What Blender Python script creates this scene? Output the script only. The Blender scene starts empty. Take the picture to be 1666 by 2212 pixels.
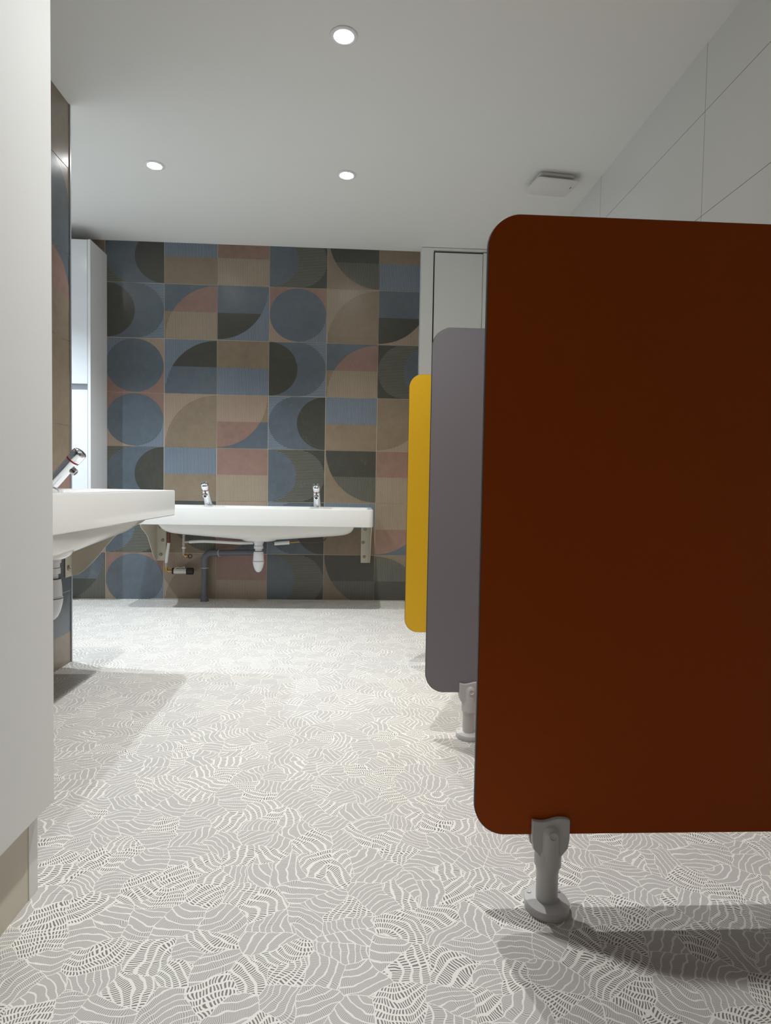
import bpy, bmesh, math, random
from mathutils import Vector, Matrix
from math import pi, sin, cos, radians, atan2, hypot

scene = bpy.context.scene
COL = scene.collection

# ------------------------------------------------------------------ camera, world, lights, exposure
CAM_F = 1340.46
yaw, pitch, roll = radians(2.9158), radians(2.4025), radians(1.0145)
Fw = Vector((sin(yaw) * cos(pitch), cos(yaw) * cos(pitch), -sin(pitch)))
R0 = Vector((cos(yaw), -sin(yaw), 0))
U0 = R0.cross(Fw)
Rt = cos(roll) * R0 + sin(roll) * U0
Up = -sin(roll) * R0 + cos(roll) * U0
cam_data = bpy.data.cameras.new('camera')
cam = bpy.data.objects.new('camera', cam_data)
COL.objects.link(cam)
cam_data.sensor_fit = 'VERTICAL'
cam_data.sensor_height = 24.0
cam_data.lens = CAM_F * 24.0 / 2212.0
cam_data.clip_start = 0.02
m = Matrix((Rt, Up, -Fw)).transposed().to_4x4()
m.translation = Vector((0, 0, 0.836))
cam.matrix_world = m
scene.camera = cam

world = bpy.data.worlds.new('world')
scene.world = world
world.use_nodes = True
world.node_tree.nodes['Background'].inputs[0].default_value = (0.75, 0.78, 0.85, 1)
world.node_tree.nodes['Background'].inputs[1].default_value = 0.05

scene.view_settings.view_transform = 'Standard'
scene.view_settings.look = 'None'
scene.view_settings.gamma = 1
scene.view_settings.exposure = 0.57
LAMP_POWER = 82.0
LAMP_COLOR = (0.975, 0.995, 1.0)

HC = 2.507          # ceiling height
YB = 4.477          # back wall
XL = -1.296         # tiled left wall
YL = 2.908          # its far end
XR = 1.29           # right wall
XA = -2.42          # alcove side wall
YN = -1.6           # wall behind the camera

# ------------------------------------------------------------------ helpers
def srgb(r, g, b):
    def f(c):
        c /= 255.0
        return c / 12.92 if c <= 0.04045 else ((c + 0.055) / 1.055) ** 2.4
    return (f(r), f(g), f(b), 1.0)

class NT:
    def __init__(s, name, rough=0.5, spec=0.5, metal=0.0):
        s.mat = bpy.data.materials.new(name)
        s.mat.use_nodes = True
        s.t = s.mat.node_tree
        s.b = s.t.nodes['Principled BSDF']
        s.b.inputs['Roughness'].default_value = rough
        s.b.inputs['Specular IOR Level'].default_value = spec
        s.b.inputs['Metallic'].default_value = metal
    def node(s, typ, **kw):
        n = s.t.nodes.new(typ)
        for k, v in kw.items():
            setattr(n, k, v)
        return n
    def put(s, sock, v):
        if hasattr(v, 'is_linked') or isinstance(v, bpy.types.NodeSocket):
            s.t.links.new(v, sock)
        else:
            sock.default_value = v
    def m(s, op, a, b=0.0, c=0.0):
        n = s.node('ShaderNodeMath', operation=op)
        s.put(n.inputs[0], a); s.put(n.inputs[1], b); s.put(n.inputs[2], c)
        return n.outputs[0]
    def vm(s, op, a, b=None):
        n = s.node('ShaderNodeVectorMath', operation=op)
        s.put(n.inputs[0], a)
        if b is not None:
            if op == 'SCALE': s.put(n.inputs['Scale'], b)
            else: s.put(n.inputs[1], b)
        return n.outputs[1] if op in ('LENGTH', 'DOT_PRODUCT') else n.outputs[0]
    def mix(s, f, a, b):
        n = s.node('ShaderNodeMix', data_type='RGBA')
        s.put(n.inputs[0], f); s.put(n.inputs[6], a); s.put(n.inputs[7], b)
        return n.outputs[2]
    def xyz(s, v):
        n = s.node('ShaderNodeSeparateXYZ'); s.put(n.inputs[0], v)
        return n.outputs[0], n.outputs[1], n.outputs[2]
    def comb(s, x, y, z=0.0):
        n = s.node('ShaderNodeCombineXYZ')
        s.put(n.inputs[0], x); s.put(n.inputs[1], y); s.put(n.inputs[2], z)
        return n.outputs[0]
    def obj(s):
        return s.node('ShaderNodeTexCoord').outputs['Object']
    def noise(s, vec, scale, detail=3.0, rough=0.5):
        n = s.node('ShaderNodeTexNoise')
        s.put(n.inputs['Vector'], vec)
        n.inputs['Scale'].default_value = scale
        n.inputs['Detail'].default_value = detail
        n.inputs['Roughness'].default_value = rough
        return n
    def color(s, v): s.put(s.b.inputs['Base Color'], v)
    def bump(s, h, strength=0.1, dist=0.002):
        n = s.node('ShaderNodeBump')
        n.inputs['Strength'].default_value = strength
        n.inputs['Distance'].default_value = dist
        s.put(n.inputs['Height'], h)
        s.t.links.new(n.outputs[0], s.b.inputs['Normal'])

def plain(name, rgb, rough=0.5, spec=0.5, metal=0.0, var=0.04, scale=6.0, bump=0.0, coat=0.0):
    t = NT(name, rough, spec, metal)
    c = srgb(*rgb)
    nz = t.noise(t.obj(), scale, 4.0)
    lo = tuple(x * (1 - var) for x in c[:3]) + (1,)
    hi = tuple(min(1, x * (1 + var)) for x in c[:3]) + (1,)
    t.color(t.mix(nz.outputs['Fac'], lo, hi))
    if bump:
        t.bump(t.noise(t.obj(), 60.0, 3.0).outputs['Fac'], bump, 0.001)
    if coat:
        t.b.inputs['Coat Weight'].default_value = coat
        t.b.inputs['Coat Roughness'].default_value = 0.06
    return t.mat

def glow(name, rgb, strength):
    t = NT(name, 0.5)
    t.color((*rgb, 1))
    t.b.inputs['Emission Color'].default_value = (*rgb, 1)
    t.b.inputs['Emission Strength'].default_value = strength
    return t.mat

def link(name, bm, mats, parent=None, smooth=False, bevel=0.0, loc=None, kind=None, autosmooth=None):
    bmesh.ops.recalc_face_normals(bm, faces=bm.faces)
    me = bpy.data.meshes.new(name)
    bm.to_mesh(me); bm.free()
    if not isinstance(mats, (list, tuple)): mats = [mats]
    for mt in mats: me.materials.append(mt)
    o = bpy.data.objects.new(name, me)
    COL.objects.link(o)
    if loc is not None: o.location = loc
    if parent is not None: o.parent = parent
    if smooth or bevel:
        for p in me.polygons: p.use_smooth = True
        if not bevel:
            md = o.modifiers.new('split', 'EDGE_SPLIT'); md.split_angle = radians(38)
    if bevel:
        md = o.modifiers.new('bevel', 'BEVEL'); md.width = bevel; md.segments = 3
        md.limit_method = 'ANGLE'; md.angle_limit = radians(40)
        md.harden_normals = True
    if kind: o['kind'] = kind
    return o

def islands(name, bm, mats, parent, **k):
    """one object for each separate piece of the mesh"""
    bm.verts.ensure_lookup_table()
    seen, out = set(), []
    for v in list(bm.verts):
        if v in seen: continue
        st, comp = [v], []
        seen.add(v)
        while st:
            w = st.pop(); comp.append(w)
            for e in w.link_edges:
                o = e.other_vert(w)
                if o not in seen: seen.add(o); st.append(o)
        b2 = bmesh.new(); mp = {w: b2.verts.new(w.co) for w in comp}
        fs = {f for w in comp for f in w.link_faces}
        for f in bm.faces:
            if f in fs: b2.faces.new([mp[w] for w in f.verts]).material_index = f.material_index
        out.append(link(name, b2, mats, parent, **k))
    bm.free()
    return out

def struct(name, bm, mats, **k):
    return link(name, bm, mats, kind='structure', **k)

def thing(name, label, cat, loc=(0, 0, 0), rotz=0.0, group=None):
    o = bpy.data.objects.new(name, None)
    COL.objects.link(o)
    o.empty_display_size = 0.05
    o.location = loc; o.rotation_euler = (0, 0, rotz)
    o['label'] = label; o['category'] = cat
    if group: o['group'] = group
    return o

def children(o): return [c for c in bpy.data.objects if c.parent == o]

def copy_tree(o, parent=None):
    c = o.copy(); COL.objects.link(c)
    if parent is not None: c.parent = parent
    for ch in children(o): copy_tree(ch, c)
    return c

def box(bm, x0, x1, y0, y1, z0, z1, mi=0):
    v = [bm.verts.new(p) for p in ((x0, y0, z0), (x1, y0, z0), (x1, y1, z0), (x0, y1, z0),
                                   (x0, y0, z1), (x1, y0, z1), (x1, y1, z1), (x0, y1, z1))]
    for f in ((0, 3, 2, 1), (4, 5, 6, 7), (0, 1, 5, 4), (1, 2, 6, 5), (2, 3, 7, 6), (3, 0, 4, 7)):
        bm.faces.new([v[i] for i in f]).material_index = mi
    return bm

def B(*a): return box(bmesh.new(), *a)

def loft(bm, loops, cap0=True, cap1=True, mi=0):
    rings = [[bm.verts.new(p) for p in lp] for lp in loops]
    n = len(rings[0])
    for a, b in zip(rings, rings[1:]):
        for i in range(n):
            bm.faces.new((a[i], a[(i + 1) % n], b[(i + 1) % n], b[i])).material_index = mi
    if cap0: bm.faces.new(rings[0][::-1]).material_index = mi
    if cap1: bm.faces.new(rings[-1]).material_index = mi
    return bm

def ring(c, ax, r, n=24, ry=None):
    ax = Vector(ax).normalized()
    u = ax.orthogonal().normalized(); v = ax.cross(u)
    return [Vector(c) + u * r * cos(2 * pi * i / n) + v * (ry or r) * sin(2 * pi * i / n) for i in range(n)]

def tube(bm, pts, r, n=16, mi=0):
    """round tube through points; r one radius or one per point"""
    pts = [Vector(p) for p in pts]
    rs = r if isinstance(r, (list, tuple)) else [r] * len(pts)
    loops = []
    u = None
    for i, p in enumerate(pts):
        d = (pts[min(i + 1, len(pts) - 1)] - pts[max(i - 1, 0)]).normalized()
        if u is None: u = d.orthogonal().normalized()
        else: u = (u - d * u.dot(d)).normalized()
        v = d.cross(u)
        loops.append([p + (u * cos(2 * pi * k / n) + v * sin(2 * pi * k / n)) * rs[i] for k in range(n)])
    return loft(bm, loops, mi=mi)

def lathe(bm, prof, c=(0, 0, 0), ax=(0, 0, 1), n=28, mi=0):
    """prof: (radius, distance along the axis) pairs"""
    ax = Vector(ax).normalized(); c = Vector(c)
    u = ax.orthogonal().normalized(); v = ax.cross(u)
    loops = [[c + ax * h + (u * cos(2 * pi * k / n) + v * sin(2 * pi * k / n)) * max(r, 1e-4) for k in range(n)] for r, h in prof]
    return loft(bm, loops, mi=mi)

def rrect(x0, x1, y0, y1, r, z, n=6):
    out = []
    for cx, cy, a0 in ((x1 - r, y1 - r, 0), (x0 + r, y1 - r, 90), (x0 + r, y0 + r, 180), (x1 - r, y0 + r, 270)):
        for k in range(n + 1):
            a = radians(a0 + 90.0 * k / n)
            out.append((cx + r * cos(a), cy + r * sin(a), z))
    return out

def prism(bm, outline, f0, f1, mi=0):
    """outline of 2D points; f0/f1 map a 2D point to the two ends"""
    return loft(bm, [[f0(*p) for p in outline], [f1(*p) for p in outline]], mi=mi)

def bez(pts, n=10):
    """smooth Catmull-Rom through points"""
    P = [Vector(p) for p in pts]
    P = [P[0]] + P + [P[-1]]
    out = []
    for i in range(1, len(P) - 2):
        for k in range(n):
            t = k / n
            out.append(0.5 * ((2 * P[i]) + (-P[i - 1] + P[i + 1]) * t + (2 * P[i - 1] - 5 * P[i] + 4 * P[i + 1] - P[i + 2]) * t * t
                              + (-P[i - 1] + 3 * P[i] - 3 * P[i + 1] + P[i + 2]) * t ** 3))
    out.append(P[-2])
    return out

# ------------------------------------------------------------------ materials
M = {}
M['ceiling'] = plain('ceiling_paint', (240, 241, 239), 0.9, 0.2, var=0.01)
M['white_wall'] = plain('white_wall_paint', (240, 240, 238), 0.7, 0.3, var=0.01)
M['partition'] = plain('partition_paint', (228, 227, 224), 0.55, 0.3, var=0.012)
M['plinth'] = plain('plinth_vinyl', (206, 199, 182), 0.5, 0.4, var=0.03)
M['trim'] = plain('aluminium_trim', (196, 200, 206), 0.35, 0.5, 0.6, var=0.02)
M['sealant'] = plain('sealant', (170, 166, 156), 0.7, var=0.05)
M['lacquer'] = plain('white_lacquer', (232, 235, 240), 0.16, 0.5, var=0.005)
M['carcass'] = plain('white_board', (230, 230, 230), 0.4, 0.4, var=0.01)
M['recess'] = plain('grip_recess', (200, 204, 210), 0.35, 0.4, var=0.01)
M['closet'] = plain('closet_white', (240, 243, 241), 0.45, 0.4, var=0.01)
M['dark_gap'] = plain('dark_gap', (16, 17, 18), 0.8, 0.2)
M['sink'] = plain('sink_composite', (224, 223, 219), 0.14, 0.5, var=0.005)
M['plastic'] = plain('white_plastic', (226, 228, 232), 0.3, 0.5, var=0.01)
M['seal_ring'] = plain('seal_ring', (40, 42, 60), 0.5)
M['bracket'] = plain('bracket_enamel', (208, 202, 186), 0.4, 0.5, var=0.02)
M['steel'] = plain('bolt_steel', (170, 168, 160), 0.3, 0.5, 0.9)
M['chrome'] = plain('chrome', (218, 220, 224), 0.07, 0.5, 1.0, var=0.01)
M['spout_dark'] = plain('spout_opening', (22, 22, 24), 0.4)
M['red_ring'] = plain('red_ring', (150, 24, 34), 0.4)
M['brass'] = plain('brass', (176, 140, 84), 0.25, 0.5, 0.9, var=0.08)
M['braid'] = plain('copper_braid', (120, 84, 70), 0.35, 0.5, 0.8, var=0.25, scale=90)
M['nickel'] = plain('nickel_fitting', (196, 190, 184), 0.42, 0.5, 0.55, var=0.12, scale=60)
M['hose'] = plain('white_hose', (228, 228, 224), 0.4, 0.4)
M['dark_hose'] = plain('brown_hose', (88, 70, 64), 0.5)
M['pvc'] = plain('grey_pvc', (98, 98, 106), 0.4, 0.4, var=0.04)
M['pvc_mark'] = plain('pvc_rim', (190, 190, 192), 0.5)
M['black'] = plain('black_plastic', (18, 18, 20), 0.4, 0.5)
M['orange'] = plain('orange_laminate', (160, 68, 0), 0.55, 0.2, var=0.02, scale=3)
M['grey_lam'] = plain('grey_laminate', (128, 124, 128), 0.5, 0.35, var=0.015, scale=3)
M['yellow'] = plain('yellow_laminate', (218, 168, 26), 0.5, 0.35, var=0.015, scale=3)
M['core'] = plain('dark_core_edge', (50, 46, 48), 0.55, 0.3)
M['foot'] = plain('grey_nylon', (196, 193, 191), 0.42, 0.45, var=0.02)
M['vent'] = plain('vent_plastic', (226, 226, 222), 0.45, 0.4, var=0.005)
M['lamp_ring'] = plain('lamp_trim', (242, 243, 246), 0.35, 0.5)
M['lamp_face'] = glow('lamp_lens', (1.0, 1.0, 1.0), 40.0)

# ceramic tile colours; stripe None, 'v' or 'h'
TC = dict(B=(95, 104, 112), G=(74, 74, 68), T=(136, 121, 103), P=(143, 116, 106))
LINE = dict(B=(142, 153, 168), G=(122, 122, 111), T=(174, 161, 143), P=(172, 156, 140))
TILE = []
TIDX = {}
def tile_mat(code):
    col = code[-1]; st = code[0] if len(code) > 1 else None
    t = NT('tile_' + {'B': 'blue', 'G': 'green_black', 'T': 'tan', 'P': 'pink'}[col] + ('' if not st else '_upright_stripes' if st == 'v' else '_level_stripes'), 0.27, 0.5)
    co = t.obj()
    n1 = t.noise(co, 3.2, 6.0, 0.62).outputs['Fac']
    n2 = t.noise(co, 26.0, 4.0, 0.6).outputs['Fac']
    c = srgb(*((146, 126, 110) if code == 'vP' else TC[col]))
    sh = lambda k: tuple(x * k for x in c[:3]) + (1,)
    f = t.m('MULTIPLY_ADD', n2, 0.35, t.m('MULTIPLY', n1, 0.65))
    f = t.m('MULTIPLY_ADD', t.m('SUBTRACT', f, 0.5), 2.6, 0.5)
    f = t.m('MINIMUM', t.m('MAXIMUM', f, 0.0), 1.0)
    base = t.mix(f, sh(0.84), sh(1.17))
    # pale scratches
    w = t.vm('ADD', co, t.vm('SCALE', t.noise(co, 2.0, 3.0).outputs['Color'], 0.5))
    vn = t.noise(w, 5.0, 2.0).outputs['Fac']
    vein = t.m('LESS_THAN', t.m('ABSOLUTE', t.m('SUBTRACT', vn, 0.47)), 0.0022)
    base = t.mix(t.m('MULTIPLY', vein, 0.045), base, srgb(205, 195, 180))
    if st:
        x, y, z = t.xyz(co)
        s = z if st == 'h' else t.m('ADD', x, y)
        fr = t.m('FRACT', t.m('DIVIDE', t.m('ADD', s, 20.0), 0.0098 if st == 'v' else 0.0105))
        msk = t.m('LESS_THAN', fr, 0.42)
        base = t.mix(msk, base, srgb(*LINE[col]))
    t.color(base)
    t.bump(n2, 0.25, 0.0015)
    TIDX[code] = len(TILE) + 1
    TILE.append(t.mat)
gr = plain('tile_grout', (204, 194, 172), 0.8, 0.2, var=0.06)
for c_ in ('B', 'G', 'T', 'P', 'vB', 'vG', 'vT', 'vP', 'hB', 'hG', 'hT'):
    tile_mat(c_)

def make_floor_mat():
    t = NT('dashed_vinyl', 0.42, 0.4)
    co = t.obj()
    x, y, z = t.xyz(co)
    p2 = t.comb(x, y, 0.0)
    W = t.vm('SCALE', p2, 15.0)
    wn = t.noise(W, 0.9, 2.0).outputs['Color']
    Wv = t.vm('ADD', W, t.vm('SCALE', t.vm('SUBTRACT', wn, (0.5, 0.5, 0.5)), 0.6))
    vo = t.node('ShaderNodeTexVoronoi', voronoi_dimensions='2D', feature='F1')
    t.put(vo.inputs['Vector'], Wv); vo.inputs['Scale'].default_value = 1.0
    ve = t.node('ShaderNodeTexVoronoi', voronoi_dimensions='2D', feature='DISTANCE_TO_EDGE')
    t.put(ve.inputs['Vector'], Wv); ve.inputs['Scale'].default_value = 1.0
    r1, r2, r3 = t.xyz(vo.outputs['Color'])
    q = t.vm('SUBTRACT', Wv, vo.outputs['Position'])
    th = t.m('MULTIPLY', r1, 2 * pi)
    rad = t.m('MULTIPLY_ADD', r2, 1.7, 0.75)
    c = t.comb(t.m('MULTIPLY', t.m('COSINE', th), rad), t.m('MULTIPLY', t.m('SINE', th), rad), 0.0)
    v = t.vm('SUBTRACT', q, c)
    vx, vy, _ = t.xyz(v)
    wob = t.noise(W, 2.6, 3.0).outputs['Fac']
    r = t.m('ADD', t.vm('LENGTH', v), t.m('MULTIPLY', t.m('SUBTRACT', wob, 0.5), 0.11))
    ang = t.m('ARCTAN2', vy, vx)
    w = t.m('MULTIPLY_ADD', r3, 0.12, 0.165)
    si = t.m('DIVIDE', r, w)
    idx = t.m('FLOOR', si)
    fr = t.m('SUBTRACT', si, idx)
    # 0 = fine hatching, 1 = separate dark dashes
    hsh = t.m('FRACT', t.m('MULTIPLY', t.m('ADD', r1, r3), 7.31))
    coarse = t.m('GREATER_THAN', hsh, 0.65)
    sp = t.m('MULTIPLY_ADD', coarse, 0.028, t.m('MULTIPLY_ADD', r2, 0.012, 0.036))
    gap = t.m('MULTIPLY_ADD', coarse, 0.05, 0.085)
    in_strip = t.m('GREATER_THAN', t.m('SUBTRACT', 0.5, t.m('ABSOLUTE', t.m('SUBTRACT', fr, 0.5))), gap)
    hc = t.m('DIVIDE', t.m('MULTIPLY', ang, t.m('MULTIPLY', t.m('ADD', idx, 0.5), w)), sp)
    hc = t.m('ADD', t.m('MULTIPLY_ADD', idx, 0.37, hc), t.m('MULTIPLY', t.noise(W, 5.0, 1.0).outputs['Fac'], 0.5))
    hf = t.m('FRACT', t.m('ADD', hc, 1000.0))
    duty = t.m('MULTIPLY_ADD', coarse, -0.28, 0.76)
    on = t.m('LESS_THAN', hf, duty)
    edge = t.m('GREATER_THAN', ve.outputs['Distance'], 0.012)
    mask = t.m('MULTIPLY', t.m('MULTIPLY', in_strip, on), edge)
    dash = t.mix(coarse, srgb(167, 162, 159), srgb(122, 116, 114))
    t.color(t.mix(mask, srgb(230, 226, 218), dash))
    t.put(t.b.inputs['Roughness'], t.m('MULTIPLY_ADD', mask, 0.08, 0.40))
    return t.mat
M['floor'] = make_floor_mat()

def make_right_tile():
    t = NT('large_white_wall_tile', 0.3, 0.45)
    x, y, z = t.xyz(t.obj())
    fy = t.m('FRACT', t.m('ADD', t.m('SUBTRACT', y, 2.322), 20.0))
    fz = t.m('FRACT', t.m('ADD', t.m('DIVIDE', t.m('SUBTRACT', z, 2.258), 0.386), 20.0))
    dy = t.m('MINIMUM', fy, t.m('SUBTRACT', 1.0, fy))
    dz = t.m('MULTIPLY', t.m('MINIMUM', fz, t.m('SUBTRACT', 1.0, fz)), 0.386)
    j = t.m('LESS_THAN', t.m('MINIMUM', dy, dz), 0.0013)
    t.color(t.mix(j, srgb(228, 229, 226), srgb(128, 122, 118)))
    return t.mat
M['right_tile'] = make_right_tile()

# ------------------------------------------------------------------ structure
struct('floor', B(XA - .1, XR + .1, YN - .1, YB + .1, -0.05, 0.0), M['floor'])
# ceiling slab, recessed openings are covered by the lamp trims
struct('ceiling', B(XA - .1, XR + .1, YN - .1, YB + .1, HC, HC + 0.08), M['ceiling'])
struct('wall_right', B(XR, XR + .1, YN - .1, YB + .1, 0, HC), M['right_tile'])
struct('wall_alcove', B(XA - .1, XA, YL - .2, YB + .1, 0, HC), M['white_wall'])
struct('wall_rear', B(XA - .1, XR, YN - .1, YN, 0, HC), M['white_wall'])

ZR = [0.0, 0.332, 0.708, 1.084, 1.461, 1.842, 2.223, HC]       # tile joints upwards
FULL = 0.3775
ROWZ = [(2.223, 2.223 + FULL), (1.842, 2.223), (1.461, 1.842), (1.084, 1.461), (0.708, 1.084), (0.332, 0.708), (0.332 - FULL, 0.332)]

def clip_poly(pts, axis, lim, keep_less):
    out = []
    for i, a in enumerate(pts):
        b = pts[(i + 1) % len(pts)]
        ia = (a[axis] <= lim) == keep_less or a[axis] == lim
        ib = (b[axis] <= lim) == keep_less or b[axis] == lim
        if ia: out.append(a)
        if ia != ib:
            t = (lim - a[axis]) / (b[axis] - a[axis])
            out.append((a[0] + (b[0] - a[0]) * t, a[1] + (b[1] - a[1]) * t))
    return out

def ell(cx, cy, rx, ry, a0, a1, n=48):
    return [(cx + rx * cos(radians(a0 + (a1 - a0) * k / n)), cy + ry * sin(radians(a0 + (a1 - a0) * k / n))) for k in range(n + 1)]

HALF_T = [(0, .5), (1, .5), (1, 1), (0, 1)]
HALF_B = [(0, 0), (1, 0), (1, .5), (0, .5)]
ALL = [(0, 0), (1, 0), (1, 1), (0, 1)]
def halves(a, b): return [(HALF_T, a), (HALF_B, b)]
def quarter(corner, ot, ob, it, ib):
    """quarter disc centred on a corner of the tile; colours outside and inside, top and bottom"""
    cx, cy = {'br': (1, 0), 'tl': (0, 1), 'tr': (1, 1), 'bl': (0, 0)}[corner]
    a0 = {'br': 90, 'tl': 270, 'tr': 180, 'bl': 0}[corner]
    disc = [(cx, cy)] + ell(cx, cy, 0.985, 0.985, a0, a0 + 90)
    return halves(ot, ob) + [(clip_poly(disc, 1, .5, False), it), (clip_poly(disc, 1, .5, True), ib)]
def circle(c, tl, tr, bl, br):
    q = lambda x0, y0: [(x0, y0), (x0 + .5, y0), (x0 + .5, y0 + .5), (x0, y0 + .5)]
    return [(q(0, .5), tl), (q(.5, .5), tr), (q(0, 0), bl), (q(.5, 0), br), (ell(.5, .5, .495, .49, 0, 357.5), c)]
def dleft(corner, body, disc):      # body round at the left, disc cut by the right joint
    return [(ALL, corner), (ell(.5, .5, .5, .5, 90, 270) + [(1, 0), (1, 1)], body), (ell(1, .5, .5, .5, 90, 270), disc)]
def dright(corner, body, disc):
    return [(ALL, corner), (ell(.5, .5, .5, .5, -90, 90) + [(0, 1), (0, 0)], body), (ell(0, .5, .5, .5, -90, 90), disc)]

Acirc = circle('B', 'P', 'P', 'vP', 'vB')
T2 = quarter('br', 'B', 'T', 'P', 'vT')
T3 = quarter('tr', 'T', 'T', 'G', 'vG')
PAT = {
 -1: [halves('T', 'vB'), quarter('tl', 'vG', 'vG', 'B', 'G'), halves('T', 'vB'), T2, halves('P', 'vT'), quarter('tl', 'T', 'vT', 'vT', 'vT'), quarter('tl', 'vG', 'vG', 'B', 'G')],
 0: [dleft('hG', 'B', 'G'), dright('hB', 'B', 'G'), circle('B', 'vB', 'vP', 'P', 'P'), Acirc, dleft('hG', 'B', 'G'), dright('G', 'hG', 'B'), Acirc],
 1: [halves('vB', 'T'), T2, quarter('br', 'vB', 'vB', 'G', 'B'), quarter('br', 'vP', 'vP', 'T', 'T'), halves('vB', 'T'), T3, quarter('br', 'vP', 'vP', 'T', 'T')],
 2: [halves('P', 'vT'), quarter('tl', 'vB', 'vB', 'B', 'G'), halves('T', 'vB'), quarter('tl', 'T', 'B', 'vP', 'P'), halves('P', 'vT'), quarter('tl', 'T', 'B', 'vP', 'P'), halves('P', 'vP')],
 3: [dright('G', 'hG', 'B'), Acirc, dright('hB', 'B', 'G'), dleft('hB', 'B', 'G'), dright('G', 'hG', 'B'), dleft('hB', 'B', 'G'), dright('G', 'hG', 'B')],
 4: [T3, quarter('br', 'vT', 'vT', 'T', 'T'), T2, halves('vB', 'T'), T3, halves('vB', 'T'), T3],
 5: [halves('T', 'vB'), quarter('tl', 'vG', 'vP', 'B', 'G'), dleft('G', 'hG', 'B'), quarter('tl', 'vT', 'vT', 'T', 'T'), halves('P', 'vT'), quarter('tl', 'T', 'B', 'vT', 'P'), quarter('bl', 'T', 'T', 'vG', 'G')],
}
G2 = 0.0016   # half joint
def tile_wall(cols, put):
    """cols: (coordinate a, coordinate b, pattern key); put(s, z, depth) -> 3D point"""
    bm = bmesh.new()
    for s0, s1, key in cols:
        for r, (z0, z1) in enumerate(ROWZ):
            a, b = z0 + G2, z1 - G2
            e0, e1 = (s0 + G2, s1 - G2) if s1 > s0 else (s0 - G2, s1 + G2)
            for li, (poly, code) in enumerate(PAT[key][r]):
                pts = [(e0 + (e1 - e0) * u, a + (b - a) * v) for u, v in poly]
                pts = clip_poly(clip_poly(pts, 1, HC - .0005, True), 1, 0.0005, False)
                if len(pts) < 3: continue
                d = 0.0012 + 0.00035 * li
                cl = []
                for q_ in pts:
                    if not cl or hypot(q_[0] - cl[-1][0], q_[1] - cl[-1][1]) > 1e-6: cl.append(q_)
                if len(cl) > 3 and hypot(cl[0][0] - cl[-1][0], cl[0][1] - cl[-1][1]) < 1e-6: cl.pop()
                if len(cl) < 3: continue
                bm.faces.new([bm.verts.new(put(u, v, d)) for u, v in cl]).material_index = TIDX[code]
    return bm

cx = [-2.16, -1.755, -1.349, -0.981, -0.619, -0.214, 0.154, 0.53]
cols = [(-2.53, cx[0], 3)] + [(cx[0], cx[1], -1)] + [(cx[k], cx[k + 1], k - 1) for k in range(1, 7)] + [(0.53, 0.9, 1), (0.9, 1.29, 2)]
bm = tile_wall(cols, lambda s, z, d: (s, YB - d, z))
def finish_wall(bm, slab):
    # tile faces must look into the room; keep their winding whatever the slab does
    box(bm, *slab, 0)
    return bm
finish_wall(bm, (XA - .1, XR + .1, YB, YB + .1, 0, HC))
struct('wall_back', bm, [gr] + TILE)

ly = [YL - 0.005 - k * 0.378 for k in range(0, 13)]
lcols = [(ly[k + 1], ly[k], [2, 1, 0, 5, 4, 3, 2, 1, 0, 5, 4, 3][k]) for k in range(12)]
PAT_SAVE = PAT[2]
PAT[2] = [quarter('br', 'B', 'T', 'T', 'T'), circle('B', 'vT', 'vT', 'B', 'B'), [(HALF_T, 'B'), (HALF_B, 'T'), (ell(.5, .5, .495, .49, 0, 180), 'P'), (ell(.5, .5, .495, .49, 180, 360), 'T')], circle('T', 'T', 'T', 'T', 'T'),
          halves('T', 'P'), quarter('tl', 'T', 'B', 'vP', 'P'), halves('B', 'T')]
bm = tile_wall(lcols, lambda s, z, d: (XL + d, s, z))
PAT[2] = PAT_SAVE
finish_wall(bm, (XL - .14, XL, YN, YL, 0, HC))
struct('wall_left', bm, [gr] + TILE)
struct('trim_1', B(XL - .002, XL + .006, YL - .006, YL + .003, 0, HC), M['trim'])
struct('trim_2', B(XL - .14, .444, YB - .012, YB - .002, 0, 0.006), M['sealant'])

# white partition at the left edge of the view: slab raised above a recessed plinth
XN, YNE = -0.604, 1.278
struct('wall_partition', B(XN - .12, XN, YN, YNE, 0.181, HC), M['partition'], bevel=0.002)
bm = B(XN - .05 - .1, XN - .03, YN, YNE - .012, 0.0, 0.181)
struct('baseboard_partition', bm, M['plinth'])
struct('trim_3', B(XN - .034, XN - .0285, YNE - .045, YNE - .0115, 0.0, 0.180), M['partition'])

# ------------------------------------------------------------------ downlights
def downlight(x, y, label, power=1.0, tint=None):
    r = thing('recessed_downlight', label, 'ceiling light', (x, y, HC), group='recessed ceiling downlights')
    bm = lathe(bmesh.new(), [(0.052, -0.0002), (0.052, -0.003), (0.050, -0.005), (0.044, -0.006), (0.037, -0.0045), (0.036, -0.0002)], n=48)
    link('trim_ring', bm, M['lamp_ring'], r, smooth=True)
    bm = lathe(bmesh.new(), [(0.0355, -0.0003), (0.0355, -0.003), (0.030, -0.0042), (0.010, -0.0048)], n=40)
    link('lens', bm, M['lamp_face'], r, smooth=True)
    ld = bpy.data.lights.new('downlight_beam', 'SPOT')
    ld.energy = LAMP_POWER * power; ld.color = tint or LAMP_COLOR
    ld.spot_size = radians(108); ld.spot_blend = 1.0
    ld.shadow_soft_size = 0.016
    lo = bpy.data.objects.new('lamp', ld)
    COL.objects.link(lo); lo.parent = r; lo.location = (0, 0, -0.03)
    return r
downlight(-0.065, 2.387, 'lit round recessed downlight nearest the camera, high in the middle of the ceiling', 0.95)
downlight(-0.068, 3.426, 'lit round recessed downlight in the ceiling centre, far one of the middle row', 0.72)
downlight(-1.081, 3.411, 'lit round recessed downlight at the left, above the alcove by the tiled wall', 0.97, (0.86, 0.94, 1.0))
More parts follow.
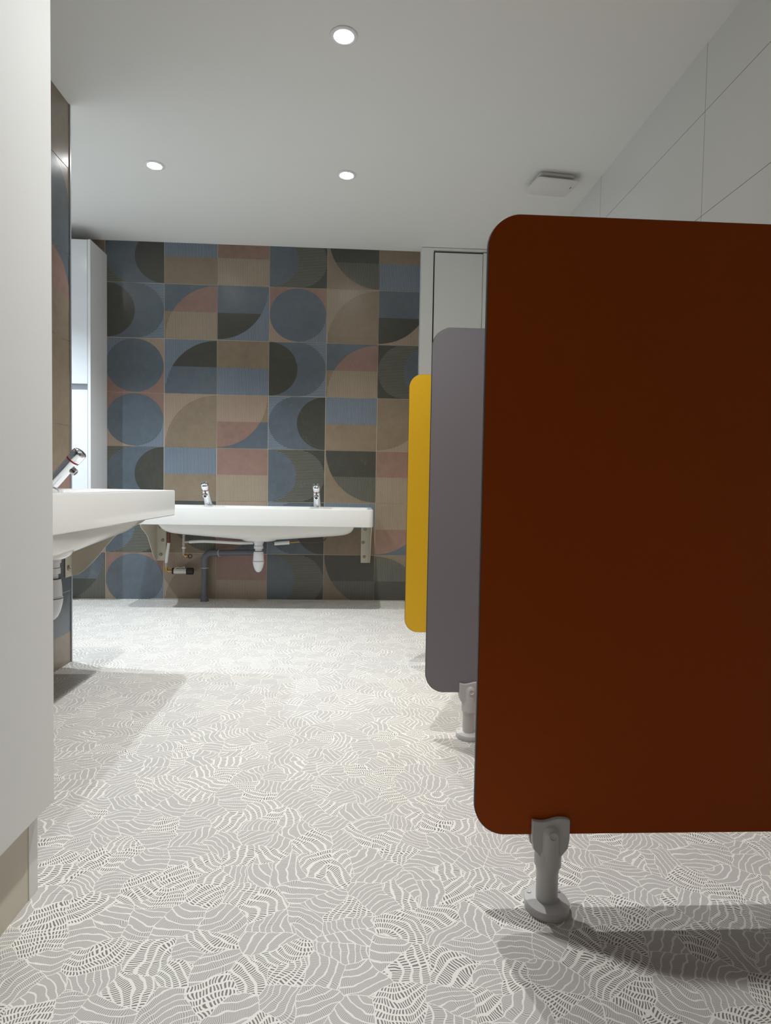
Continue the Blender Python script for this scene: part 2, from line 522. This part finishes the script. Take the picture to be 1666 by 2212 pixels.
downlight(-2.05, 3.40, 'lit round recessed downlight inside the alcove, hidden behind the left tiled wall', 1.5, (0.78, 0.90, 1.0))
downlight(-0.03, 1.348, 'lit round recessed downlight overhead beside the orange divider, above the frame', 0.85)

# ------------------------------------------------------------------ tall wall cabinet in the alcove
c = thing('wall_cabinet', 'tall glossy white wall cabinet in the left alcove, two doors with a grip slot', 'cabinet', (-1.741, 4.2, 0.55))
W_, H_, D_ = 0.5, 2.405 - 0.55, 0.277 - .004
bm = bmesh.new()
box(bm, -0.018, 0, 0.0, D_, 0, H_); box(bm, -W_, -W_ + .018, 0.0, D_, 0, H_)
box(bm, -W_ + .018, -.018, 0.02, D_, 0, .018); box(bm, -W_ + .018, -.018, 0.02, D_, H_ - .018, H_)
box(bm, -W_ + .018, -.018, D_ - .008, D_, .018, H_ - .018)
link('carcass', bm, M['carcass'], c)
zs1 = 1.472 - .55; zs0 = 1.430 - .55
link('door', B(-W_ + .020, -.0205, 0.0, .019, zs1, H_ - .002), M['lacquer'], c, bevel=0.0015)
link('door', B(-W_ + .020, -.0205, 0.0, .019, 0.002, zs0), M['lacquer'], c, bevel=0.0015)
link('grip_slot', B(-W_ + .0185, -.0185, 0.028, .045, zs0 - .03, zs1 + .03), M['recess'], c)

# ------------------------------------------------------------------ built-in closet at the right of the back wall
YC = 4.385
c = thing('built_in_closet', 'white built-in closet with black door gaps, behind the yellow and grey dividers', 'closet', (0.444, YC, 0))
CW = XR - 0.444 - .003; CD = YB - YC - .004
link('frame', B(0, .085, 0, CD, 0, HC - .003), M['closet'], c, bevel=.0012)
link('header', B(.085, CW, 0, CD, HC - .019, HC - .003), M['closet'], c)
link('interior', B(.087, CW - .002, .045, CD, 0.004, HC - .020), M['dark_gap'], c)
link('door', B(.094, .433, .004, .024, .012, HC - .034), M['closet'], c, bevel=.0012)
link('door', B(.436, CW - .004, -.004, .016, .012, HC - .029), M['closet'], c, bevel=.0012)

# ------------------------------------------------------------------ toilet dividers
def divider(y, mat, label, x_edge=0.246, z0=0.152, z1=1.355, tilt=0.0):
    r = thing('divider_panel', label, 'divider', (x_edge, y, 0), group='coloured dividers on nylon feet')
    L = XR - x_edge - 0.004; th = 0.013; rad = 0.062
    out = rrect(0, L, z0, z1, 0.062, 0, 14)
    out2 = []
    for (a, b, _) in out:
        # square corners on the wall side
        out2.append((a, b))
    k = 15
    tr, tl, bl, br = out2[:k], out2[k:2 * k], out2[2 * k:3 * k], out2[3 * k:]
    poly = [(L, z1)] + tl + bl + [(L, z0)]
    bm = bmesh.new()
    e = .0012
    def ins(p):
        cxm, czm = L / 2, (z0 + z1) / 2
        return (cxm + (p[0] - cxm) * (1 - 2 * e / L), czm + (p[1] - czm) * (1 - 2 * e / (z1 - z0)))
    loft(bm, [[(ins(p)[0], -th / 2, ins(p)[1]) for p in poly], [(p[0], -th / 2 + e, p[1]) for p in poly],
              [(p[0], th / 2 - e, p[1]) for p in poly], [(ins(p)[0], th / 2, ins(p)[1]) for p in poly]])
    bm.faces.ensure_lookup_table()
    for f in bm.faces:
        if len(f.verts) > 4: f.material_index = 0
        else: f.material_index = 1
    o = link('panel', bm, [mat, M['core']], r)
    # foot: clamp, post, pin, base
    fx = 0.397 - x_edge
    foot = link('foot', lathe(bmesh.new(), [(.0215, .012), (.0215, .075), (.0225, .078), (.0225, .088), (.0262, .0885), (.0262, .118), (.024, .124), (.012, .125)], (fx, 0, 0), n=40), M['foot'], r, smooth=True)
    # clamp cheeks front and back of the panel, wavy top edge, chamfered lower corners
    top = [(.0375, .186)] + [(.0375 - .075 * k / 16, .186 + .0035 * sin(k / 16 * 2 * pi)) for k in range(1, 16)] + [(-.0375, .186)]
    outl = [(a, b) for a, b in top] + [(-.0375, .145), (-.0345, .128), (-.018, .107), (.018, .107), (.0345, .128), (.0375, .145)]
    bm = bmesh.new()
    for s in (-1, 1):
        prism(bm, outl, lambda a, b, s=s: (fx + a, s * th / 2, b), lambda a, b, s=s: (fx + a, s * (th / 2 + .0105), b))
    islands('clamp', bm, M['foot'], foot, bevel=.0022)
    def oval(rx, ry, z, e=.78):
        return [(fx + rx * math.copysign(abs(cos(a)) ** e, cos(a)), ry * math.copysign(abs(sin(a)) ** e, sin(a)), z) for a in [2 * pi * k / 48 for k in range(48)]]
    dome = [(radians(a)) for a in (0, 12, 25, 38, 50, 62, 74, 84)]
    bm = loft(bmesh.new(), [oval(.0262, .0262, .092, 1.0), oval(.0255, .0264, .104, 1.0), oval(.0212, .0270, .116, .9), oval(.0186, .0276, .128)] + [oval(.0186 * cos(a), .0276 * (cos(a) ** .35), .1575 + .0186 * sin(a)) for a in dome])
    link('stem', bm, M['foot'], foot, smooth=True)
    bm = bmesh.new()
    for s in (-1, 1):
        lathe(bm, [(.0088, 0), (.0088, .0024), (.0076, .0030), (.0062, .0012), (.0010, .0006)], (fx + .001, s * .0272, .1595), (0, s, 0), n=24)
    islands('pin', bm, M['foot'], foot, smooth=True)
    bm = lathe(bmesh.new(), [(.0430, .0), (.0438, .002), (.0438, .014), (.0425, .0165), (.030, .0185), (.0225, .0185)], (0, 0, 0), n=48)
    for v in bm.verts: v.co.y *= 1.12; v.co.x += fx; 
    base = link('base_plate', bm, M['foot'], foot, smooth=True)
    bm = bmesh.new()
    for s in (-1, 1):
        lathe(bm, [(.0045, .0168), (.0045, .0196), (.0030, .0200), (.0008, .0185)], (fx + s * .030, .020, 0), n=16)
    islands('screw', bm, M['foot'], base, smooth=True)
    return r
divider(1.19, M['orange'], 'large dark orange divider panel nearest the camera, with one grey foot')
divider(2.035, M['grey_lam'], 'mauve grey divider panel between the orange and yellow ones')
divider(2.885, M['yellow'], 'yellow divider panel, the farthest of the three, partly behind the grey one')

# ------------------------------------------------------------------ wash troughs
def trough(name, label, loc, rotz, x0, x1):
    """local frame: x along the wall, y = distance from the wall (outwards, negative), z up from the rim top"""
    r = thing(name, label, 'sink', loc, rotz)
    Dp = 0.473; Hr = 0.115
    bm = bmesh.new()
    rr = .030
    loops = [rrect(x0 + .02, x1 - .02, -Dp + .02, -.0, .02, -Hr),
             rrect(x0 + .003, x1 - .003, -Dp + .003, 0, rr, -Hr),
             rrect(x0, x1, -Dp, 0, rr, -Hr + .003),
             rrect(x0, x1, -Dp, 0, rr, -.006),
             rrect(x0 + .0018, x1 - .0018, -Dp + .0018, -.001, rr, -.0018),
             rrect(x0 + .006, x1 - .006, -Dp + .006, -.004, rr, 0),
             rrect(x0 + .024, x1 - .024, -Dp + .024, -.115, rr, 0),
             rrect(x0 + .030, x1 - .030, -Dp + .030, -.121, rr, -.004),
             rrect(x0 + .060, x1 - .060, -Dp + .060, -.145, rr + .02, -.075),
             rrect(x0 + .110, x1 - .110, -Dp + .100, -.180, rr + .02, -.090)]
    loft(bm, loops)
    link('basin', bm, M['sink'], r, smooth=True)
    bm = bmesh.new()
    xc = (x0 + x1) / 2; a = (x1 - x0) / 2 - .122
    ya, yb = -Dp + .115, -.055
    nu, nv = 96, 26
    grid = []
    for i in range(nu + 1):
        u = -1 + 2 * i / nu
        u = math.copysign(1 - (1 - abs(u)) ** 2.0, u)
        row = []
        for j in range(nv + 1):
            v = -1 + 2 * j / nv
            v = math.copysign(1 - (1 - abs(v)) ** 1.5, v)
            e = (max(0, 1 - abs(u) ** 20) ** .5) * (max(0, 1 - abs(v) ** 5) ** .5)
            dz = e * (.066 + .048 * (1 - abs(u)))
            inx = .030 * e * abs(u)
            row.append(bm.verts.new((xc + u * a - math.copysign(0, u), (ya + yb) / 2 + v * (yb - ya) / 2, -Hr - dz)))
        grid.append(row)
    for i in range(nu):
        for j in range(nv):
            bm.faces.new((grid[i][j], grid[i + 1][j], grid[i + 1][j + 1], grid[i][j + 1]))
    link('bowl', bm, M['sink'], r, smooth=True)
    dx, dy = xc, -.268
    # flat outlet boss and drain trap
    bb = lathe(bmesh.new(), [(.085, -.2325), (.100, -.2305), (.118, -.222), (.132, -.205), (.138, -.185)], (0, 0, 0), n=48)
    for v in bb.verts: v.co.y = v.co.y * .72 + dy + .03; v.co.x += dx
    link('outlet_boss', bb, M['sink'], r, smooth=True)
    tr = link('bottle_trap', lathe(bmesh.new(), [(.004, -.441), (.013, -.438), (.022, -.428), (.030, -.410), (.0355, -.388), (.0385, -.367),
                                               (.0385, -.362), (.036, -.359), (.036, -.352), (.0345, -.320), (.0315, -.300), (.024, -.298), (.0235, -.286)], (dx, dy, 0), n=40), M['plastic'], r, smooth=True)
    link('trap_nut', lathe(bmesh.new(), [(.024, -.300), (.0235, -.283), (.031, -.281), (.031, -.262), (.029, -.260), (.029, -.246), (.033, -.244), (.033, -.232)], (dx, dy, 0), n=18), M['plastic'], tr, smooth=True)
    bm = bmesh.new()
    lathe(bm, [(.030, -.2995), (.0325, -.2985), (.030, -.2975)], (dx, dy, 0), n=32)
    lathe(bm, [(.037, -.3665), (.0391, -.3655), (.0391, -.3635), (.037, -.3625)], (dx, dy, 0), n=40)
    lathe(bm, [(.029, -.2615), (.0305, -.2608), (.029, -.2600)], (dx, dy, 0), n=32)
    islands('seal_ring', bm, M['seal_ring'], tr, smooth=True)
    # taps
    tp = None
    for s in (-1, 1):
        tx = xc + s * .378
        if tp is None:
            y0 = -.070
            ax = Vector((0, -.66, .751)).normalized()
            c0 = Vector((tx, y0, -.006))
            bm = lathe(bmesh.new(), [(0.0264, 0.0000), (0.0270, 0.0072), (0.0258, 0.0360), (0.0246, 0.1200), (0.0252, 0.1536), (0.0258, 0.1584)], c0, ax, n=36)
            tp = link('tap', bm, M['chrome'], r, smooth=True)
            link('tap_flange', lathe(bmesh.new(), [(0.0360, 0.0000), (0.0360, 0.0036), (0.0312, 0.0084), (0.0216, 0.0096)], (tx, y0 - .004, 0), n=32), M['chrome'], tp, smooth=True)
            link('colour_ring', lathe(bmesh.new(), [(0.0256, 0.1572), (0.0266, 0.1584), (0.0266, 0.1626), (0.0256, 0.1638)], c0, ax, n=36), M['red_ring'], tp, smooth=True)
            link('push_button', lathe(bmesh.new(), [(0.0258, 0.1638), (0.0270, 0.1656), (0.0282, 0.1956), (0.0270, 0.2040), (0.0216, 0.2094), (0.0108, 0.2124), (0.0012, 0.2136)], c0, ax, n=36), M['chrome'], tp, smooth=True)
            down = Vector((0, -.751, -.66)).normalized()
            sc = c0 + ax * .130
            sp_ = link('spout', lathe(bmesh.new(), [(0.0138, 0.0120), (0.0150, 0.0144), (0.0142, 0.0408), (0.0114, 0.0414), (0.0108, 0.0360), (0.0012, 0.0354)], sc, down, n=26), M['chrome'], tp, smooth=True)
            link('spout_opening', lathe(bmesh.new(), [(0.0110, 0.0372), (0.0110, 0.0410), (0.0012, 0.0412)], sc, down, n=22), M['spout_dark'], tp, smooth=True)
            first = tx
        else:
            t2 = copy_tree(tp, r)
            t2.location = (tx - first, 0, 0)
    # brackets: wall plate with bolts and a curved side gusset
    for s in (-1, 1):
        gx = (x0 + .003) if s < 0 else (x1 - .003)
        i0, i1 = (gx, gx + .068) if s < 0 else (gx - .068, gx)
        pb = bmesh.new()
        box(pb, i0, i1, -.004, 0.0, -.402, -Hr - .001)
        prof = [(0.004, 0), (.345, 0)] + [(p.x, p.y) for p in bez([(.345, 0, 0), (.325, -.032, 0), (.215, -.088, 0), (.165, -.138, 0), (.120, -.195, 0), (.070, -.248, 0), (.030, -.280, 0), (.004, -.285, 0)], 5)][1:]
        br = link('bracket', pb, M['bracket'], r, bevel=.0008)
        pb = bmesh.new()
        prism(pb, prof, lambda a, b: (gx, -a, -Hr - .001 + b), lambda a, b: (gx + (-s) * .004, -a, -Hr - .001 + b))
        link('gusset', pb, M['bracket'], br, bevel=.0008)
        for bz, off in ((-.160, .031 if s < 0 else .040), (-.256, .045 if s < 0 else .053), (-.360, .033 if s < 0 else .043)):
            bx = gx - s * off
            bt = lathe(bmesh.new(), [(.0125, .004), (.0125, .0058), (.0085, .0062), (.0085, .0105), (.0070, .0118), (.0045, .0095), (.001, .0092)], (bx, 0, bz), (0, -1, 0), n=18)
            link('bolt', bt, M['steel'], br, smooth=True)
    return r

SX0, SX1 = -0.763, 0.763
trough('wash_trough', 'long white two-tap wash trough on the far patterned tile wall', (-0.638, YB - .003, 0.680), 0.0, SX0, SX1)
trough('wash_trough', 'white wash trough on the left wall, cut off by the white partition', (XL + .003, 2.149, 0.800), pi / 2, SX0, SX1)

# ------------------------------------------------------------------ plumbing under the far trough
# grey waste pipe
w = thing('waste_pipe', 'dark grey plastic waste pipe from the floor to the far trough trap', 'pipe', (-1.045, 4.415, 0))
rp = .0205
bm = bmesh.new()
tube(bm, [(0, 0, 0), (0, 0, .285)], rp, 24)
tube(bm, [(.045, 0, .342), (.395, -.10, .362)], rp, 24)
islands('pipe', bm, M['pvc'], w, smooth=True)
arc = [(0, 0, .235), (0, 0, .285)] + [(.052 - .052 * cos(radians(a)), -.004, .290 + .052 * sin(radians(a))) for a in (15, 30, 45, 60, 75, 90)] + [(.105, -.015, .3445)]
link('elbow', tube(bmesh.new(), arc, .0245, 24), M['pvc'], w, smooth=True)
bm = bmesh.new()
lathe(bm, [(.0248, .234), (.0262, .235), (.0262, .238), (.0248, .239)], (0, 0, 0), n=28)
lathe(bm, [(.0245, 0), (.0265, .001), (.0265, .004), (.0245, .005)], (.103, -.0145, .3445), (1, -.26, .05), n=28)
islands('elbow_rim', bm, M['pvc_mark'], w, smooth=True)
link('floor_socket', lathe(bmesh.new(), [(.030, 0), (.030, .004), (.0265, .006), (.0265, .034), (.0245, .036), (.021, .036)], n=28), M['pvc'], w, smooth=True)

# mixing valve on a white supply hose
def ribs(bm, p0, p1, r, n):
    p0, p1 = Vector(p0), Vector(p1)
    pts, rs = [], []
    for k in range(n * 4 + 1):
        t = k / (n * 4)
        pts.append(p0.lerp(p1, t)); rs.append(r * (1.0 if k % 4 in (1, 2) else .78))
    return tube(bm, pts, rs, 14)
v = thing('supply_valve', 'silver and black cylindrical valve hanging on a white supply hose', 'valve', (-1.305, 4.40, .214))
link('valve_body', lathe(bmesh.new(), [(.018, .050), (.0215, .051), (.0215, .150), (.020, .151)], (0, 0, 0), (1, 0, .0), n=28), M['nickel'], v, smooth=True)
bm = bmesh.new()
lathe(bm, [(.016, .038), (.0225, .040), (.0225, .052), (.0215, .053)], (0, 0, 0), (1, 0, 0), n=28)
lathe(bm, [(.0225, .138), (.0245, .139), (.0245, .180), (.022, .1845), (.001, .1855)], (0, 0, 0), (1, 0, 0), n=28)
islands('end_cap', bm, M['black'], v, smooth=True)
bm = bmesh.new()
tube(bm, bez([(.060, -.018, .020), (.085, -.020, .030), (.105, -.020, .025), (.122, -.020, .031), (.130, -.018, .022)], 4), .0022, 8)
lathe(bm, [(.005, 0), (.005, .010), (.003, .013)], (.126, -.012, .022), n=12)
islands('wire_clip', bm, M['steel'], v, smooth=True)
bm = bmesh.new()
lathe(bm, [(.0085, .0), (.0085, .014), (.0125, .0145), (.0125, .026), (.0095, .0265), (.0095, .038)], (0, 0, 0), (1, 0, 0), n=6)
tube(bm, [(0, 0, -.004), (0, 0, .034)], .0095, 14)
lathe(bm, [(.0118, .018), (.0118, .030)], (-.001, 0, 0), n=6)
islands('brass_fitting', bm, M['brass'], v)
hz = link('supply_hose', tube(bmesh.new(), bez([(-.002, 0, .058), (.004, .0, .115), (.014, .0, .200)], 6), .0105, 16), M['hose'], v, smooth=True)
link('ferrule', ribs(bmesh.new(), (-.001, 0, .030), (-.002, 0, .060), .0115, 4), M['nickel'], hz, smooth=True)
link('braided_end', ribs(bmesh.new(), (.014, 0, .198), (.020, -.02, .296), .0115, 9), M['braid'], hz, smooth=True)

# second feed with tee and horizontal hose
f = thing('supply_feed', 'nickel supply fitting with a white hose running right under the far trough', 'pipe', (-1.190, 4.41, .320))
link('riser', ribs(bmesh.new(), (0, 0, .010), (0, 0, .165), .0115, 14), M['nickel'], f, smooth=True)
link('hose_collar', lathe(bmesh.new(), [(.011, .052), (.0135, .053), (.0135, .062), (.011, .063)], n=20), M['hose'], f, smooth=True)
bm = bmesh.new()
tube(bm, [(0, 0, .016), (.004, 0, .004), (.014, -.004, 0), (.034, -.01, 0)], .0095, 14)
lathe(bm, [(.012, 0), (.012, .009)], (.014, -.004, 0), (1, -.3, 0), n=6)
islands('brass_fitting', bm, M['brass'], f)
bm = bmesh.new()
tor = [[bm.verts.new((.047 + (.013 + .0032 * cos(pi * j / 4)) * cos(pi * k / 12), -.014 + .0032 * sin(pi * j / 4), (.013 + .0032 * cos(pi * j / 4)) * sin(pi * k / 12))) for j in range(8)] for k in range(24)]
for k in range(24):
    for j in range(8):
        bm.faces.new((tor[k][j], tor[(k + 1) % 24][j], tor[(k + 1) % 24][(j + 1) % 8], tor[k][(j + 1) % 8]))
link('ring_handle', bm, M['black'], f, smooth=True)
link('tee_end', ribs(bmesh.new(), (.008, -.006, .099), (.045, -.012, .100), .0095, 4), M['nickel'], f, smooth=True)
hp = bez([(.042, -.012, .100), (.14, -.03, .107), (.28, -.06, .106), (.40, -.09, .104), (.50, -.10, .108)], 8)
link('level_hose', tube(bmesh.new(), hp, .0105, 16), M['hose'], f, smooth=True)
link('level_hose', tube(bmesh.new(), bez([(.650, -.14, .108), (.70, -.14, .112), (.752, -.14, .116)], 6), [.0125] * 13, 16), M['hose'], f, smooth=True)
ff = link('brass_coupling', ribs(bmesh.new(), (.750, -.14, .116), (.82, -.13, .122), .0062, 5), M['brass'], f, smooth=True)
link('thin_hose', tube(bmesh.new(), bez([(.815, -.13, .122), (.90, -.12, .118), (.97, -.11, .126), (1.0, -.10, .145)], 6), .0048, 10), M['dark_hose'], f, smooth=True)

# ------------------------------------------------------------------ ceiling vent
v = thing('ceiling_vent', 'flat square white vent plate hanging just under the ceiling at right', 'vent', (1.043, 3.385, HC), radians(7))
def plate(bm, hx, hy, r, z0, z1, bow=0.0):
    return loft(bm, [rrect(-hx + .003, hx - .003, -hy + .003, hy - .003, r, z1, 8), rrect(-hx, hx, -hy, hy, r, z1 - .002, 8),
                     rrect(-hx, hx, -hy, hy, r, z0 + .003, 8), rrect(-hx + .004, hx - .004, -hy + .004, hy - .004, r, z0, 8)])
link('base', plate(bmesh.new(), .098, .078, .018, -.018, -.0005), M['vent'], v, smooth=True)
link('core', B(-.078, .078, -.058, .058, -.034, -.018), M['vent'], v)
link('cover_plate', plate(bmesh.new(), .120, .094, .022, -.042, -.034), M['vent'], v, smooth=True)
link('status_slot', B(.096, .100, -.030, -.012, -.0428, -.0418), M['spout_dark'], v)
